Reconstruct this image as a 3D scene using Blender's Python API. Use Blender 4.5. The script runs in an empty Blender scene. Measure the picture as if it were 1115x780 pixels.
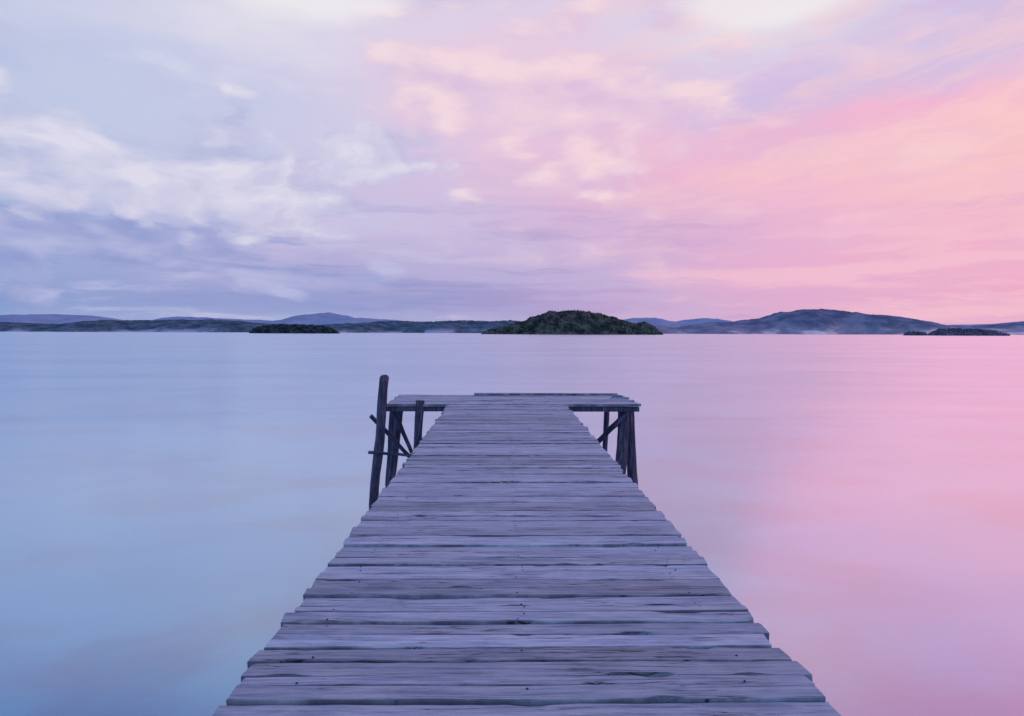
import bpy, bmesh, math, random
from mathutils import Vector, Matrix, Quaternion, noise
random.seed(7)
scene = bpy.context.scene
scene.view_settings.view_transform = 'Standard'
scene.view_settings.look = 'None'
scene.view_settings.exposure = 0
F = 743.0; CX = 547.0; HY = 363.0; CAMZ = 3.35; DECK = 1.95

def lin(c):
    out = []
    for v in c:
        v = v/255.0
        out.append(v/12.92 if v <= 0.04045 else ((v+0.055)/1.055)**2.4)
    return tuple(out)+(1.0,)

# ------------------------------------------------------------ node helper
class NT:
    def __init__(s, tree): s.t = tree; s.n = tree.nodes; s.l = tree.links
    def put(s, sock, v):
        if v is None: return
        if isinstance(v, bpy.types.NodeSocket): s.l.new(v, sock)
        else: sock.default_value = v
    def m(s, op, a, b=None, c=None, clamp=False):
        n = s.n.new('ShaderNodeMath'); n.operation = op; n.use_clamp = clamp
        s.put(n.inputs[0], a); s.put(n.inputs[1], b); s.put(n.inputs[2], c)
        return n.outputs[0]
    def vm(s, op, a, b=None):
        n = s.n.new('ShaderNodeVectorMath'); n.operation = op
        s.put(n.inputs[0], a); s.put(n.inputs[1], b)
        return n.outputs[0]
    def comb(s, x, y, z):
        n = s.n.new('ShaderNodeCombineXYZ')
        s.put(n.inputs[0], x); s.put(n.inputs[1], y); s.put(n.inputs[2], z)
        return n.outputs[0]
    def sep(s, v):
        n = s.n.new('ShaderNodeSeparateXYZ'); s.put(n.inputs[0], v); return n.outputs
    def noise(s, vec, scale=1.0, detail=4.0, rough=0.5, dist=0.0, col=False):
        n = s.n.new('ShaderNodeTexNoise'); s.put(n.inputs['Vector'], vec)
        n.inputs['Scale'].default_value = scale; n.inputs['Detail'].default_value = detail
        n.inputs['Roughness'].default_value = rough; n.inputs['Distortion'].default_value = dist
        return n.outputs['Color'] if col else n.outputs['Fac']
    def mix(s, f, a, b, mode='MIX'):
        n = s.n.new('ShaderNodeMix'); n.data_type = 'RGBA'; n.blend_type = mode
        s.put(n.inputs[0], f); s.put(n.inputs[6], a); s.put(n.inputs[7], b)
        return n.outputs[2]
    def ss(s, v, a, b, lo=0.0, hi=1.0):
        n = s.n.new('ShaderNodeMapRange'); n.interpolation_type = 'SMOOTHSTEP'
        s.put(n.inputs[0], v); s.put(n.inputs[1], a); s.put(n.inputs[2], b)
        s.put(n.inputs[3], lo); s.put(n.inputs[4], hi)
        return n.outputs[0]
    def ramp(s, f, stops, interp='LINEAR'):
        n = s.n.new('ShaderNodeValToRGB'); cr = n.color_ramp; cr.interpolation = interp
        s.put(n.inputs[0], f)
        stops = sorted(stops, key=lambda q: q[0])
        cr.elements[0].position = stops[0][0]; cr.elements[0].color = stops[0][1]
        cr.elements[1].position = stops[-1][0]; cr.elements[1].color = stops[-1][1]
        for p, c in stops[1:-1]:
            e = cr.elements.new(p); e.color = c
        return n.outputs[0]

# ------------------------------------------------------------ SKY (world)
world = bpy.data.worlds.new("World"); scene.world = world; world.use_nodes = True
world.name = "sky"
try: world.cycles.sampling_method = 'NONE'
except Exception as e: print(e)
nt = NT(world.node_tree); nt.n.clear()
tc = nt.n.new('ShaderNodeTexCoord'); D = tc.outputs['Generated']
dx, dy, dz = nt.sep(D)
az = nt.m('ARCTAN2', dx, dy); el = nt.m('ARCSINE', dz)

GX = [0,140,280,420,560,700,840,980,1115]
GY = [0,60,120,180,240,290,330,362]
G = [
 [(190,198,228),(206,208,232),(228,224,236),(222,215,234),(216,207,234),(218,210,234),(226,221,236),(208,196,228),(202,188,226)],
 [(190,199,230),(196,203,232),(206,206,232),(220,206,230),(236,208,226),(226,204,228),(208,194,230),(208,190,228),(234,182,214)],
 [(192,202,230),(196,203,231),(204,204,232),(218,204,230),(238,202,222),(234,196,220),(230,186,218),(244,180,208),(248,180,202)],
 [(190,200,229),(198,204,231),(204,203,230),(206,199,230),(218,194,224),(238,185,212),(244,185,208),(247,196,198),(249,206,188)],
 [(172,183,222),(180,186,222),(198,192,224),(200,189,224),(204,185,220),(216,182,216),(232,181,211),(242,185,206),(244,185,203)],
 [(150,166,214),(156,167,213),(170,171,215),(186,177,218),(192,178,218),(212,178,214),(226,176,211),(236,175,205),(238,174,202)],
 [(138,157,208),(146,161,210),(148,158,209),(162,163,212),(180,169,214),(204,174,212),(218,172,210),(228,171,205),(232,170,202)],
 [(154,173,213),(160,176,214),(160,171,213),(170,170,213),(188,176,216),(208,180,214),(216,176,211),(224,174,207),(228,172,204)],
]
def samp(px, py):
    px = min(max(px, GX[0]), GX[-1]); py = min(max(py, GY[0]), GY[-1])
    i = max(k for k in range(len(GX)-1) if GX[k] <= px); j = max(k for k in range(len(GY)-1) if GY[k] <= py)
    u = (px-GX[i])/(GX[i+1]-GX[i]); v = (py-GY[j])/(GY[j+1]-GY[j])
    c = []
    for k in range(3):
        a = G[j][i][k]*(1-u)+G[j][i+1][k]*u; b = G[j+1][i][k]*(1-u)+G[j+1][i+1][k]*u
        c.append(a*(1-v)+b*v)
    return c
def lerp3(a, b, t): return [a[k]*(1-t)+b[k]*t for k in range(3)]
BEHIND = (160, 174, 214)
AZS = [-180,-110,-60,-45,-36,-31,-26,-20,-14,-8,-2,4,10,16,22,28,33,38,45,60,110,180]
SIDEL = (50, 140, 210); SIDER = (255, 124, 164)  # sky outside the view at both sides, colours made up to tint the water
def rowcol(a, e):
    if e <= 25:
        aa = min(max(a, -37), 37)
        px = CX + F*math.tan(math.radians(aa)); py = HY - F*math.tan(math.radians(e))/math.cos(math.radians(aa))
        c = samp(px, py)
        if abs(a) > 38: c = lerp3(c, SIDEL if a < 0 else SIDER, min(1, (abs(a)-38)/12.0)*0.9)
    else:  # unseen sky above the view, saturated to colour the water reflections
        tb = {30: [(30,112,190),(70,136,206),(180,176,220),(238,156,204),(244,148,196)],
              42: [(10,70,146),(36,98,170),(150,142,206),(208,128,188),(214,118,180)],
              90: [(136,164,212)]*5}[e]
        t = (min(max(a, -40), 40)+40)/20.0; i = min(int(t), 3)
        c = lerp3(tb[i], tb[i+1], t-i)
    if abs(a) > 60: c = lerp3(c, BEHIND, min(1, (abs(a)-60)/60.0))
    return lin(c)

wn = nt.noise(nt.vm('MULTIPLY', D, (2.2, 2.2, 7.0)), 1.0, 5, 0.58, 0.0, True)
wr, wg, wb = nt.sep(wn)
az2 = nt.m('ADD', az, nt.m('MULTIPLY', nt.m('SUBTRACT', wr, 0.5), 0.6))
amp = nt.ss(el, 0.0, 0.25, 0.05, 0.30)
el2 = nt.m('ADD', el, nt.m('MULTIPLY', nt.m('SUBTRACT', wg, 0.5), amp))
azf = nt.m('ADD', nt.m('DIVIDE', az2, 2*math.pi), 0.5)
ROWS = [0, 2.4, 5, 8.5, 12, 16, 20, 24.5, 30, 42, 90]
prev = None
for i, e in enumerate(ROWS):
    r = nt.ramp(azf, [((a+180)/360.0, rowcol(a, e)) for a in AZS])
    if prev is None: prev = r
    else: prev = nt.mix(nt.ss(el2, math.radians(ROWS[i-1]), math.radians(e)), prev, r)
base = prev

def billow(vec):
    v2 = nt.vm('ADD', vec, nt.vm('MULTIPLY', nt.vm('SUBTRACT', wn, (0.5, 0.5, 0.5)), (0.9, 0.9, 0.9)))
    n = nt.n.new('ShaderNodeTexVoronoi'); n.feature = 'F1'
    nt.put(n.inputs['Vector'], v2); n.inputs['Scale'].default_value = 2.4
    n.inputs['Detail'].default_value = 1.0; n.inputs['Roughness'].default_value = 0.5
    f = nt.noise(v2, 1.9, 7, 0.58)
    return nt.m('ADD', nt.m('MULTIPLY', f, 0.66), nt.m('MULTIPLY', nt.m('SUBTRACT', 1.0, n.outputs['Distance']), 0.34))
CV = nt.vm('MULTIPLY', D, (4.0, 4.0, 7.6))
b0 = billow(CV)
b1 = billow(nt.vm('ADD', CV, (0.05, 0.0, 0.16)))
relief = nt.m('ADD', nt.m('MULTIPLY', nt.m('SUBTRACT', b0, b1), 3.0), 0.5, clamp=True)
leftm = nt.ss(az, 0.35, -0.25)
himask = nt.ss(el, 0.50, 0.42)
cov = nt.m('MULTIPLY', nt.m('MULTIPLY', nt.ss(b0, 0.38, 0.62), himask), nt.m('MULTIPLY', nt.ss(el, 0.03, 0.14), 0.48))
layer = nt.mix(relief, nt.mix(leftm, lin((222,176,216)), lin((176,182,221))), nt.mix(leftm, lin((248,208,216)), lin((220,219,237))))
base = nt.mix(cov, base, layer)

sv = nt.vm('MULTIPLY', D, (1.8, 1.8, 22.0))
lowm = nt.ss(el, 0.30, 0.05)
s1 = nt.noise(nt.vm('ADD', sv, nt.vm('MULTIPLY', wn, (0.8, 0.8, 1.6))), 1.3, 6, 0.6)
base = nt.mix(nt.m('MULTIPLY', nt.ss(s1, 0.51, 0.64), nt.m('MULTIPLY', lowm, 0.60)), base, nt.mix(leftm, lin((246,196,210)), lin((202,199,229))))
base = nt.mix(nt.m('MULTIPLY', nt.ss(s1, 0.49, 0.34), nt.m('MULTIPLY', lowm, 0.75)), base, nt.mix(leftm, lin((200,158,206)), lin((136,149,202))))
rx = nt.m('ADD', nt.m('MULTIPLY', dz, 0.95), nt.m('MULTIPLY', dx, -0.22))
cv = nt.vm('ADD', nt.comb(nt.m('MULTIPLY', dx, 2.2), nt.m('MULTIPLY', dy, 2.2), nt.m('MULTIPLY', rx, 16.0)), nt.vm('MULTIPLY', wn, (0.8, 0.8, 1.8)))
c1 = nt.noise(cv, 1.1, 6, 0.6)
hi = nt.m('MULTIPLY', nt.m('MULTIPLY', nt.ss(el, 0.10, 0.22), himask), nt.ss(az, -0.1, 0.35))
base = nt.mix(nt.m('MULTIPLY', nt.m('MULTIPLY', nt.ss(c1, 0.50, 0.68), hi), 0.5), base, lin((250,208,204)))
base = nt.mix(nt.m('MULTIPLY', nt.m('MULTIPLY', nt.ss(c1, 0.46, 0.32), hi), 0.5), base, lin((214,178,222)))

def pxdir(px, py):
    a = math.atan((px-CX)/F); return a, math.atan((HY-py)/F*math.cos(a))
def blobs(lst):
    out = None
    for px, py, rxp, ryp in lst:
        a, e = pxdir(px, py)
        ux = nt.m('DIVIDE', nt.m('SUBTRACT', az, a), rxp/F*math.cos(a)**2)
        uy = nt.m('DIVIDE', nt.m('SUBTRACT', el, e), ryp/F*math.cos(a))
        q = nt.m('SUBTRACT', 1.0, nt.m('SQRT', nt.m('ADD', nt.m('MULTIPLY', ux, ux), nt.m('MULTIPLY', uy, uy))))
        out = q if out is None else nt.m('MAXIMUM', out, q)
    return nt.m('MAXIMUM', out, -1.0)
def cumulus(base, lst, lightc, darkc, strength, off=0.10, soft=0.22):
    mk = blobs(lst)
    d = nt.m('ADD', mk, nt.m('MULTIPLY', nt.m('SUBTRACT', b0, 0.5), 3.2))
    a = nt.m('MULTIPLY', nt.ss(d, off, off+soft), strength)
    return nt.mix(a, base, nt.mix(relief, darkc, lightc))
base = cumulus(base, [(90,268,280,62),(20,305,160,36),(300,300,200,26)], lin((190,191,227)), lin((142,154,207)), 0.72, -0.15, 0.6)
base = cumulus(base, [(30,165,200,66),(220,190,170,60),(400,170,110,36)], lin((230,225,239)), lin((178,183,221)), 0.74, -0.34, 0.48)
base = cumulus(base, [(480,95,110,66),(630,120,160,85)], lin((249,220,224)), lin((218,190,224)), 0.70, -0.32, 0.6)
a1 = blobs([(340,-10,150,45),(830,-10,130,45)])
base = nt.mix(nt.m('MULTIPLY', nt.ss(nt.m('ADD', a1, nt.m('MULTIPLY', nt.m('SUBTRACT', wb, 0.5), 1.2)), 0.0, 0.6), 0.75), base, lin((243,239,240)))
hc = nt.noise(nt.vm('MULTIPLY', D, (3.0, 3.0, 4.5)), 1.3, 5, 0.55)
hm = nt.m('MULTIPLY', nt.ss(el, 0.43, 0.50), nt.m('MULTIPLY', nt.ss(el, 1.2, 0.9), nt.ss(az, 0.1, -0.25)))
base = nt.mix(nt.m('MULTIPLY', nt.ss(hc, 0.45, 0.56), hm), base, lin((90,100,166)))  # dark cloud added overhead out of view, to darken the water at left

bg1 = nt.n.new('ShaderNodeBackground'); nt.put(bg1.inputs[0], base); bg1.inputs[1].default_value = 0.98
sky = nt.n.new('ShaderNodeTexSky'); sky.sky_type = 'NISHITA'; sky.sun_disc = False
sky.sun_elevation = math.radians(24); sky.sun_rotation = math.radians(42)
bg2 = nt.n.new('ShaderNodeBackground'); nt.put(bg2.inputs[0], sky.outputs[0]); bg2.inputs[1].default_value = 0.0012
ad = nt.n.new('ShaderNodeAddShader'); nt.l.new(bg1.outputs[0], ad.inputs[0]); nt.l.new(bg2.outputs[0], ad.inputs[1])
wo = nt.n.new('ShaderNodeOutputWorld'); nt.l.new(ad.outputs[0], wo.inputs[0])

# sun diffused by cloud, low on the right
sd = bpy.data.lights.new("sun", 'SUN'); sd.energy = 0.21; sd.angle = math.radians(44); sd.color = (1.0, 0.20, 0.24)
so = bpy.data.objects.new("sun", sd); scene.collection.objects.link(so)
saz, sel = math.radians(42), math.radians(24)
sdir = Vector((math.sin(saz)*math.cos(sel), math.cos(saz)*math.cos(sel), math.sin(sel)))
so.rotation_euler = sdir.to_track_quat('Z', 'Y').to_euler()

# ------------------------------------------------------------ materials
def newmat(name):
    m = bpy.data.materials.new(name); m.use_nodes = True; k = NT(m.node_tree); k.n.clear()
    out = k.n.new('ShaderNodeOutputMaterial'); return m, k, out

def water_mat():
    m, k, out = newmat("sea_water")
    g = k.n.new('ShaderNodeNewGeometry'); P = g.outputs['Position']
    n1 = k.noise(k.vm('MULTIPLY', P, (0.16, 0.35, 0.0)), 1.0, 2, 0.5)
    n3 = k.noise(k.vm('MULTIPLY', P, (0.012, 0.04, 0.0)), 1.0, 3, 0.45)
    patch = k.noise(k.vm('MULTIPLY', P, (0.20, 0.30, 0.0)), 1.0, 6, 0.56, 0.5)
    streak = k.noise(k.vm('MULTIPLY', P, (0.03, 0.09, 0.0)), 1.0, 4, 0.5, 0.8)
    h = k.m('ADD', k.m('MULTIPLY', n1, 0.05), k.m('MULTIPLY', n3, 0.6))
    bp = k.n.new('ShaderNodeBump'); bp.inputs['Strength'].default_value = 0.5; bp.inputs['Distance'].default_value = 0.5
    k.put(bp.inputs['Height'], h)
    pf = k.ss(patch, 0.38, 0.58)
    body = k.mix(pf, (0.055, 0.13, 0.36, 1), (0.035, 0.42, 0.68, 1))  # dark patches painted into the body colour, standing in for cloud reflections
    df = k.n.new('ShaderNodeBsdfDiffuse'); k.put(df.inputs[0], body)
    gl = k.n.new('ShaderNodeBsdfGlossy'); gl.inputs['Color'].default_value = (0.79, 0.91, 1.0, 1)
    k.put(gl.inputs['Roughness'], k.m('ADD', 0.15, k.m('MULTIPLY', n3, 0.14)))
    k.put(gl.inputs['Normal'], bp.outputs[0])
    lw = k.n.new('ShaderNodeLayerWeight'); lw.inputs[0].default_value = 0.5
    fac = k.m('SUBTRACT', 1.0, k.m('MULTIPLY', k.m('SUBTRACT', 1.0, lw.outputs['Facing']), 1.20), clamp=True)
    fac = k.m('MULTIPLY', fac, k.ss(streak, 0.36, 0.62, 0.91, 0.96))
    mx = k.n.new('ShaderNodeMixShader'); k.put(mx.inputs[0], fac)
    k.l.new(df.outputs[0], mx.inputs[1]); k.l.new(gl.outputs[0], mx.inputs[2])
    k.l.new(mx.outputs[0], out.inputs[0]); return m

def deck_mat():
    m, k, out = newmat("weathered_planks")
    tc = k.n.new('ShaderNodeTexCoord'); P = tc.outputs['Object']
    at = k.n.new('ShaderNodeAttribute'); at.attribute_name = 'rnd'; R = at.outputs['Fac']
    ae = k.n.new('ShaderNodeAttribute'); ae.attribute_name = 'edge'; E = ae.outputs['Fac']
    x, y, z = k.sep(P)
    xo = k.m('ADD', x, k.m('MULTIPLY', R, 57.0)); zo = k.m('MULTIPLY', R, 91.0)
    def v(sx, sy): return k.comb(k.m('MULTIPLY', xo, sx), k.m('MULTIPLY', y, sy), zo)
    grain = k.noise(v(1.9, 52), 1.0, 7, 0.74, 0.35)
    grain2 = k.noise(v(6.0, 210), 1.0, 3, 0.6)
    blot = k.noise(v(2.0, 7), 1.0, 6, 0.70)
    crk = k.noise(v(0.8, 22), 1.0, 4, 0.5)
    crack = k.ss(k.m('ABSOLUTE', k.m('SUBTRACT', crk, 0.5)), 0.012, 0.0)
    crack = k.m('MULTIPLY', crack, k.ss(k.noise(v(2.0, 4), 1.0, 2), 0.48, 0.58))
    dark = (0.095, 0.14, 0.215, 1); mid = (0.32, 0.46, 0.58, 1); lt = (0.54, 0.71, 0.80, 1)
    c = k.ramp(grain, [(0.28, dark), (0.45, mid), (0.66, lt)])
    c = k.mix(k.m('MULTIPLY', k.ss(grain2, 0.50, 0.64), 0.38), c, dark)
    c = k.mix(k.m('MULTIPLY', k.ss(blot, 0.48, 0.64), 0.5), c, (0.58, 0.74, 0.82, 1))
    c = k.mix(k.m('MULTIPLY', k.ss(blot, 0.44, 0.30), 0.6), c, dark)
    tone = k.m('ADD', 0.80, k.m('MULTIPLY', R, 0.45))
    c = k.mix(1.0, c, k.comb(tone, tone, tone), 'MULTIPLY')
    c = k.mix(k.m('MULTIPLY', k.ss(k.noise(v(0.7, 1.5), 1.0, 2), 0.55, 0.70), 0.25), c, (0.33, 0.36, 0.37, 1))
    vn = k.n.new('ShaderNodeTexVoronoi'); k.put(vn.inputs['Vector'], v(1.1, 3.0)); vn.inputs['Scale'].default_value = 1.3
    kd = vn.outputs['Distance']; ks = k.sep(vn.outputs['Color'])[0]
    knot = k.m('MULTIPLY', k.ss(kd, 0.055, 0.025), k.ss(ks, 0.55, 0.6))
    c = k.mix(knot, c, (0.03, 0.03, 0.05, 1))
    ew = k.ss(k.m('ADD', E, k.m('MULTIPLY', k.m('SUBTRACT', k.noise(v(3, 14), 1.0, 4, 0.6), 0.5), 0.9)), 0.84, 1.12)
    c = k.mix(k.m('MULTIPLY', ew, 0.7), c, (0.03, 0.04, 0.08, 1))
    c = k.mix(k.m('MULTIPLY', crack, 0.92), c, (0.015, 0.018, 0.04, 1))
    bs = k.n.new('ShaderNodeBsdfPrincipled'); k.put(bs.inputs['Base Color'], c)
    bs.inputs['Roughness'].default_value = 0.65; bs.inputs['Specular IOR Level'].default_value = 0.25
    h = k.m('ADD', k.m('MULTIPLY', grain, 0.7), k.m('MULTIPLY', grain2, 0.25))
    h = k.m('SUBTRACT', h, k.m('MULTIPLY', crack, 1.0))
    bp = k.n.new('ShaderNodeBump'); bp.inputs['Strength'].default_value = 0.8; bp.inputs['Distance'].default_value = 0.007
    k.put(bp.inputs['Height'], h); k.put(bs.inputs['Normal'], bp.outputs[0])
    k.l.new(bs.outputs[0], out.inputs[0]); return m

def post_mat():
    m, k, out = newmat("dark_wet_timber")
    tc = k.n.new('ShaderNodeTexCoord'); P = tc.outputs['Object']
    g = k.noise(k.vm('MULTIPLY', P, (28, 28, 2.2)), 1.0, 6, 0.65, 0.3)
    b = k.noise(P, 3.0, 4, 0.6)
    c = k.ramp(g, [(0.3, (0.012, 0.014, 0.035, 1)), (0.52, (0.055, 0.065, 0.115, 1)), (0.70, (0.22, 0.25, 0.35, 1))])
    c = k.mix(k.m('MULTIPLY', k.ss(b, 0.5, 0.65), 0.4), c, (0.14, 0.15, 0.20, 1))
    bs = k.n.new('ShaderNodeBsdfPrincipled'); k.put(bs.inputs['Base Color'], c)
    bs.inputs['Roughness'].default_value = 0.7
    bp = k.n.new('ShaderNodeBump'); bp.inputs['Strength'].default_value = 0.8; bp.inputs['Distance'].default_value = 0.02
    k.put(bp.inputs['Height'], g); k.put(bs.inputs['Normal'], bp.outputs[0])
    k.l.new(bs.outputs[0], out.inputs[0]); return m

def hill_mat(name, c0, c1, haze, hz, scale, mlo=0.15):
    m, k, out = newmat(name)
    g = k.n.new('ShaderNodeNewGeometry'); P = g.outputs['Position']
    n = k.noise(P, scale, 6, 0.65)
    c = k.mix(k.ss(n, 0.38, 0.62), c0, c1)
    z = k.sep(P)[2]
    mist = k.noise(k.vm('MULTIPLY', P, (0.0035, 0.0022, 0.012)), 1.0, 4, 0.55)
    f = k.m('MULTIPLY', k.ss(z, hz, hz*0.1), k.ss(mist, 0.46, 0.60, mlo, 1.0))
    c = k.mix(f, c, haze)  # haze and mist painted into the diffuse colour, stronger towards the foot
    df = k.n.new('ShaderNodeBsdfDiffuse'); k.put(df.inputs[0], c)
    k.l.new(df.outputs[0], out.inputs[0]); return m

MW, MD, MP = water_mat(), deck_mat(), post_mat()
mm, k, out = newmat("rusty_nail"); b = k.n.new('ShaderNodeBsdfPrincipled')
k.put(b.inputs['Base Color'], k.mix(k.noise(k.n.new('ShaderNodeTexCoord').outputs['Object'], 60, 2), (0.02,0.015,0.02,1), (0.07,0.04,0.04,1)))
b.inputs['Roughness'].default_value = 0.8; k.l.new(b.outputs[0], out.inputs[0]); MN = mm

def obj(name, verts, faces, mat, parent=None, smooth=False, rnd=None, edge=None):
    me = bpy.data.meshes.new(name); me.from_pydata(verts, [], faces); me.update()
    me.materials.append(mat)
    if rnd is not None:
        a = me.attributes.new('rnd', 'FLOAT', 'POINT'); a.data.foreach_set('value', rnd)
    if edge is not None:
        a = me.attributes.new('edge', 'FLOAT', 'POINT'); a.data.foreach_set('value', edge)
    if smooth: me.polygons.foreach_set('use_smooth', [True]*len(me.polygons))
    o = bpy.data.objects.new(name, me); scene.collection.objects.link(o)
    if parent: o.parent = parent
    return o

# ------------------------------------------------------------ water
S = 60000
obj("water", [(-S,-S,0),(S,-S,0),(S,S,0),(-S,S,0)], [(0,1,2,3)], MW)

# ------------------------------------------------------------ pier
pier = bpy.data.objects.new("wooden_pier", None); scene.collection.objects.link(pier)

V, Fc, R, EG = [], [], [], []
def plank(x0, x1, y0, y1, ztop, th, r, rot=0.0, nseg=56):
    w = (y1-y0); yc = (y0+y1)/2; xc = (x0+x1)/2; b = 0.003; q3 = w/2-0.024
    sec = [(-w/2,-th),(-w/2,-b),(-w/2+b*1.4,0),(-q3,0.001),(q3,0.001),(w/2-b*1.4,0),(w/2,-b),(w/2,-th)]
    ev = [1,1,1,0,0,1,1,1]
    K = len(sec); base = len(V); bow = random.uniform(-0.003, 0.006); tw = random.uniform(-0.006, 0.006)
    e0s, e1s = random.uniform(-0.008, 0.008), random.uniform(-0.008, 0.008)
    for i in range(nseg+1):
        t = i/nseg; x = x0+(x1-x0)*t
        ef = noise.noise((x*2.2, r*77, 0))*0.007 + noise.noise((x*9, r*77, 3))*0.004
        eb = noise.noise((x*2.2, r*77, 9))*0.007 + noise.noise((x*9, r*77, 13))*0.004
        cf = max(0, noise.noise((x*4, r*31, 21))-0.32)*0.10; cb = max(0, noise.noise((x*4, r*31, 41))-0.32)*0.10
        for j, (sy, sz) in enumerate(sec):
            yy = sy; xx = x
            if j <= 2: yy += ef + cf*(1 if j else 0.3)
            if j >= 5: yy += eb - cb*(1 if j < 7 else 0.3)
            if i == 0: xx += e0s*(sy/w*2) + 0.008*noise.noise((j*1.7, r*50, 0))
            if i == nseg: xx += e1s*(sy/w*2) + 0.008*noise.noise((j*1.7, r*50, 5))
            zz = ztop+sz + bow*(4*(t-0.5)**2) + tw*(sy/w)*(2*t-1) + noise.noise((x*1.5, sy*6+r*40, 2))*0.003
            V.append((xx, yc+yy+(x-xc)*rot, zz)); R.append(r); EG.append(ev[j])
    for i in range(nseg):
        for j in range(K):
            a = base+i*K+j; b2 = base+i*K+(j+1) % K
            Fc.append((a, a+K, b2+K, b2))
    Fc.append(tuple(base+j for j in range(K)))
    Fc.append(tuple(base+nseg*K+j for j in reversed(range(K))))

DL, DR = -1.05, 1.24
bounds = [2.40, 2.54, 2.66, 2.745, 2.87, 3.0, 3.13, 3.25, 3.38, 3.45, 3.58, 3.69, 3.82, 3.95, 4.07, 4.2, 4.33, 4.44, 4.58, 4.67]
y = 2.40; pre = []
while y > -3.0: y -= random.uniform(0.13, 0.22); pre.append(y)
bounds = pre[::-1] + bounds
while bounds[-1] < 13.15: bounds.append(bounds[-1]+random.choice([random.uniform(0.11,0.14), random.uniform(0.14,0.19), random.uniform(0.19,0.24)]))
YE = bounds[-1]
nails = []
for a, b in zip(bounds[:-1], bounds[1:]):
    g = random.choice([0.002, 0.002, 0.004, 0.007])
    jl = random.uniform(-0.010, 0.012); jr = random.uniform(-0.012, 0.012)
    if random.random() < 0.15: jl += random.choice([-0.022, 0.02])
    if random.random() < 0.15: jr += random.choice([0.025, -0.02])
    zt = DECK + random.uniform(-0.006, 0.006)
    plank(DL+jl, DR+jr, a+g, b-g, zt, 0.042, random.random(), random.uniform(-0.004, 0.004))
    for xs in (-0.82, 0.10, 1.0):
        for q in (0.28, 0.72):
            if random.random() < 0.4:
                nails.append((xs+random.uniform(-0.03,0.03), a+(b-a)*q+random.uniform(-.006,.006), zt))
yy = YE+0.004
for i in range(9):
    w = random.uniform(0.20, 0.24)
    l = -2.27+random.uniform(-0.06, 0.06); r_ = 2.66+random.uniform(-0.05, 0.05)
    cut = random.choice([-0.7, 0.2, 0.9, None])
    zt = DECK+0.012+random.uniform(-.004,.004)
    if i == 0: l, r_ , cut = -2.24, 2.70, None
    if cut is None: plank(l, r_, yy+.004, yy+w-.004, zt, 0.05, random.random(), random.uniform(-.003,.003), 50)
    else:
        plank(l, cut-.004, yy+.004, yy+w-.004, zt, 0.05, random.random()); plank(cut+.004, r_, yy+.004, yy+w-.004, zt+.004, 0.05, random.random())
    yy += w
YF = yy
plank(-0.62, 2.55, YF-0.17, YF-0.02, DECK+0.06, 0.04, 0.12, 0.004)
obj("deck_planks", V, Fc, MD, pier, False, R, EG)
V, Fc, R, EG = [], [], [], []
plank(2.28, 2.66, 0, 0.16, 0, 0.035, 0.9)
o = obj("offcut_board", V, Fc, MD, pier, False, R, EG); o.location = (0, YE+1.0, DECK+0.055)
V, Fc, R, EG = [], [], [], []
plank(2.3, 2.5, 0, 0.10, 0, 0.03, 0.4)
o = obj("offcut_block", V, Fc, MD, pier, False, R, EG); o.location = (0.02, YE+1.05, DECK+0.092)

NV, NF = [], []
for (x, y, z) in nails:
    b = len(NV); r = 0.005
    for h in (0.0, 0.0035):
        for i in range(8): NV.append((x+r*math.cos(i*math.pi/4), y+r*math.sin(i*math.pi/4), z+h-0.0005))
    for i in range(8): NF.append((b+i, b+(i+1)%8, b+8+(i+1)%8, b+8+i))
    NF.append(tuple(b+8+i for i in range(8)))
obj("nail_heads", NV, NF, MN, pier)

def post(name, p0, p1, r0, r1, sides=14, rings=14, wob=0.02, slant=0.0, flat=1.0):
    p0, p1 = Vector(p0), Vector(p1); ax = (p1-p0); L = ax.length; q = ax.to_track_quat('Z', 'Y')
    vs, fs = [], []; sd = random.random()*100
    for i in range(rings+1):
        t = i/rings; r = r0*(1-t)+r1*t
        off = Vector((noise.noise((t*3, sd, 0))*wob, noise.noise((t*3, sd, 7))*wob, 0))
        for j in range(sides):
            a = 2*math.pi*j/sides
            rr = r*(1+0.14*noise.noise((math.cos(a)*1.5+sd, math.sin(a)*1.5, t*L*2.0)) + 0.07*noise.noise((math.cos(a)*4, math.sin(a)*4+sd, t*L*5)))
            z = t*L + (slant*math.cos(a) if i == rings else 0)
            vs.append(tuple(Vector((math.cos(a)*rr, math.sin(a)*rr*flat, z))+off))
    for i in range(rings):
        for j in range(sides):
            a = i*sides+j; b = i*sides+(j+1) % sides
            fs.append((a, b, b+sides, a+sides))
    fs.append(tuple(reversed(range(sides)))); fs.append(tuple(rings*sides+j for j in range(sides)))
    o = obj(name, vs, fs, MP, pier, False); o.rotation_mode = 'QUATERNION'; o.rotation_quaternion = q; o.location = p0
    return o
def at(px, py, d): return ((px-CX)/F*d, d, CAMZ-(py-HY)/F*d)
def ext(a, b, z=-0.8):
    a, b = Vector(a), Vector(b); t = (z-a.z)/(b.z-a.z); return tuple(a+(b-a)*t)
def leg(name, top, bot, r0, r1, **kw): post(name, ext(top, bot), top, r0, r1, **kw)
leg("mooring_post", at(419,412,13.10), at(406,552,13.10), 0.095, 0.088, slant=0.05, wob=0.05)
leg("left_leg_1", at(436,440,14.3), at(427,520,14.3), 0.085, 0.085)
leg("left_leg_2", at(428,442,15.0), at(423,520,15.0), 0.07, 0.065)
leg("left_leg_3", at(458,437,13.25), at(454,500,13.25), 0.075, 0.08)
post("left_brace_1", at(404,454,13.4), at(452,506,14.0), 0.042, 0.04)
post("left_brace_2", at(429,447,13.5), at(448,494,13.9), 0.045, 0.04)
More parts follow.
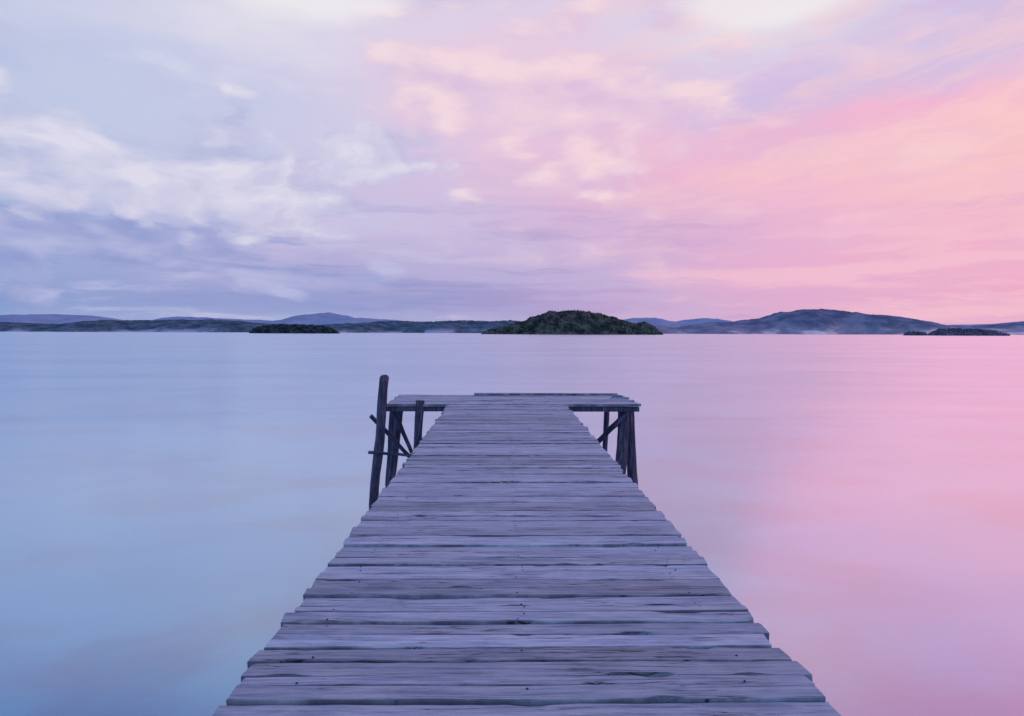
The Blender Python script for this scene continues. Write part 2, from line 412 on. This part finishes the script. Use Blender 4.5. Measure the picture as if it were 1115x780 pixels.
post("left_rail", at(401,494,12.98), at(449,497,13.0), 0.042, 0.038, flat=0.7)
leg("right_leg_1", at(680,446,13.6), at(677,520,13.6), 0.115, 0.11)
leg("right_leg_2", at(687,446,13.9), at(691,528,13.9), 0.10, 0.095)
leg("right_leg_3", at(662,441,15.1), at(660,492,15.1), 0.058, 0.06)
post("right_brace", at(684,450,13.4), at(650,484,13.9), 0.06, 0.05)
def beam(name, x0, x1, y0, y1, z0, z1):
    bm = bmesh.new(); bmesh.ops.create_cube(bm, size=1)
    for v in bm.verts: v.co = Vector(((x0+x1)/2+v.co.x*(x1-x0), (y0+y1)/2+v.co.y*(y1-y0), (z0+z1)/2+v.co.z*(z1-z0)))
    bmesh.ops.bevel(bm, geom=list(bm.edges), offset=0.008, segments=1, affect='EDGES')
    me = bpy.data.meshes.new(name); bm.to_mesh(me); bm.free(); me.materials.append(MP)
    o = bpy.data.objects.new(name, me); scene.collection.objects.link(o); o.parent = pier
zb = DECK-0.052
for i, xs in enumerate((-0.88, 0.04, 0.94)): beam(f"stringer_{i+1}", xs, xs+0.10, -2.9, YF-0.1, zb-0.14, zb)
i = 0
for yb in [-2.2, 0.4, 3.0, 5.6, 8.2, 10.8]:
    i += 1; beam(f"cross_beam_{i}", -0.98, 1.16, yb, yb+0.10, zb-0.30, zb-0.145)
    leg(f"pile_{2*i-1}", (-0.80, yb+0.2, zb-0.02), (-0.86, yb+0.2, 0), 0.08, 0.08)
    leg(f"pile_{2*i}", (0.98, yb+0.2, zb-0.02), (1.03, yb+0.2, 0), 0.08, 0.08)
beam("head_beam_front", -2.30, 2.68, YE+0.03, YE+0.11, DECK-0.135, DECK-0.042)
beam("head_beam_back", -2.2, 2.6, YF-0.25, YF-0.15, DECK-0.15, DECK-0.042)

# ------------------------------------------------------------ hills & islands
def interp(pts, x):
    if x <= pts[0][0]: return pts[0][1]
    for (a, ha), (b, hb) in zip(pts[:-1], pts[1:]):
        if x <= b:
            t = (x-a)/(b-a); t = t*t*(3-2*t) if abs(hb-ha) > 2 else t
            return ha+(hb-ha)*t
    return pts[-1][1]
def hill(name, pts, Dm, depth, mat, rough=1.0, nx=600, ny=14, canopy=0, csize=5.0, cmat=None):
    x0, x1 = pts[0][0], pts[-1][0]; vs, fs = [], []; pxm = Dm/F
    sd = (sum(map(ord, name)) % 50) + 0.37
    def H(px, t):
        h = interp(pts, px)
        pr = max(0.0, math.sin(math.pi*min(max(t,0),1)))**0.6
        nz = (noise.fractal((px*0.035+sd, t*3, sd), 1.0, 2.0, 4)*0.10*h + noise.noise((px*0.35, t*9, sd))*0.9*rough + noise.noise((px*1.1, t*20, sd))*0.6*rough)
        return (h*pr*1.0 + nz*min(1, h/4)*pr)*pxm
    for j in range(ny+1):
        t = j/ny
        for i in range(nx+1):
            px = x0+(x1-x0)*i/nx
            d = Dm+(t-0.35)*depth + noise.noise((px*0.02, sd, 1))*depth*0.25
            vs.append(((px-CX)/F*Dm, d, H(px, t)-0.5 if 0 < j < ny else -3))
    for j in range(ny):
        for i in range(nx):
            a = j*(nx+1)+i; fs.append((a, a+1, a+nx+2, a+nx+1))
    o = obj(name, vs, fs, mat, None, True)
    if canopy:
        bm = bmesh.new(); bmesh.ops.create_icosphere(bm, subdivisions=2, radius=1)
        iv = [v.co.copy() for v in bm.verts]; ff = [tuple(v.index for v in f.verts) for f in bm.faces]; bm.free()
        cv, cf = [], []
        for _ in range(canopy):
            px = random.uniform(x0+1, x1-1); t = random.uniform(0.02, 0.62)
            hh = H(px, t)
            if interp(pts, px) < 1.5 and random.random() < 0.5: continue
            d = Dm+(t-0.35)*depth + noise.noise((px*0.02, sd, 1))*depth*0.25
            s = csize*random.uniform(0.4, 1.15); sz = s*random.uniform(0.8, 1.7); b = len(cv); q = random.random()*99
            for v in iv:
                f = 1+0.7*noise.noise((v.x*2+q, v.y*2, v.z*2))
                cv.append(((px-CX)/F*Dm+v.x*s*f, d+v.y*s*f, hh+v.z*sz*f+s*0.1))
            cf += [tuple(b+i for i in f) for f in ff]
        obj("tree_canopy", cv, cf, cmat or mat, o, False)
    return o

hz = lambda *c: lin(c)
far1 = hill_mat("hazy_hills", hz(138,172,208), hz(154,188,220), hz(228,234,248), 90, 0.004)  # aerial haze of the distant ranges is painted as paler, bluer base colour
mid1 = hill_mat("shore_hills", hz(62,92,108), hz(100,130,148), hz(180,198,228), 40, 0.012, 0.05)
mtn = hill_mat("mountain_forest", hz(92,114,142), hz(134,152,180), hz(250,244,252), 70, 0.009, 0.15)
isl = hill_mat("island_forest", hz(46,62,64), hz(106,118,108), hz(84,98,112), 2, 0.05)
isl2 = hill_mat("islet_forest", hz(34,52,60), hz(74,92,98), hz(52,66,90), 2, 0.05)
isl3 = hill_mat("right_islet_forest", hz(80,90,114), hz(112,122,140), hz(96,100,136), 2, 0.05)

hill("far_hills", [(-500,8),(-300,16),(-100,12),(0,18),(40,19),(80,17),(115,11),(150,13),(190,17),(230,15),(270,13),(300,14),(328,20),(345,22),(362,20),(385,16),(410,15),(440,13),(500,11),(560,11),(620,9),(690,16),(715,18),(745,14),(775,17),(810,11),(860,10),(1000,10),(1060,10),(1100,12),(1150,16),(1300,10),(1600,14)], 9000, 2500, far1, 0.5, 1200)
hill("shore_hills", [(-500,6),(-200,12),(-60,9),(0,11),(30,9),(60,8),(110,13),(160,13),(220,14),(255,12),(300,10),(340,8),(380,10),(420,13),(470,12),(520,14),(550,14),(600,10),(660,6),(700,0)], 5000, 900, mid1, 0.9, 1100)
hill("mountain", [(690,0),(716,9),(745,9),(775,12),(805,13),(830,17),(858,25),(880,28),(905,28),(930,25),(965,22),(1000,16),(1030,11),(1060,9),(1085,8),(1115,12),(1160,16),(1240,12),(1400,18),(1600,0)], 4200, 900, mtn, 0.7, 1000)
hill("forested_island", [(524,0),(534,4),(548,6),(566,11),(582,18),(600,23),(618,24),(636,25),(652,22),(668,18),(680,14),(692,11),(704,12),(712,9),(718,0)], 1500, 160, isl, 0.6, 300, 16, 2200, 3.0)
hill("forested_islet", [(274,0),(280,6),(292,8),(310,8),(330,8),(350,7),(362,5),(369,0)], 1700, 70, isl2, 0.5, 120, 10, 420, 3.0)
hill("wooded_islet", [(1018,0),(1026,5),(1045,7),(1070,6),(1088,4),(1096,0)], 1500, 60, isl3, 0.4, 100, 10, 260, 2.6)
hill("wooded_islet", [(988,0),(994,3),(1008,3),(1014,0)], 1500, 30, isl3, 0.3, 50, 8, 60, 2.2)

# ------------------------------------------------------------ camera
cd = bpy.data.cameras.new("camera"); cam = bpy.data.objects.new("camera", cd); scene.collection.objects.link(cam)
cd.sensor_width = 36; cd.lens = 36*F/1115.0; cd.clip_end = 200000; cd.clip_start = 0.05
yaw = math.atan(10.5/F); pitch = math.atan(27.5/F); roll = math.radians(0.18)
fwd = Vector((math.sin(yaw)*math.cos(pitch), math.cos(yaw)*math.cos(pitch), -math.sin(pitch)))
q = fwd.to_track_quat('-Z', 'Y')
cam.rotation_mode = 'QUATERNION'
cam.rotation_quaternion = q @ Quaternion((0, 0, 1), roll)
cam.location = (0, 0, CAMZ); scene.camera = cam
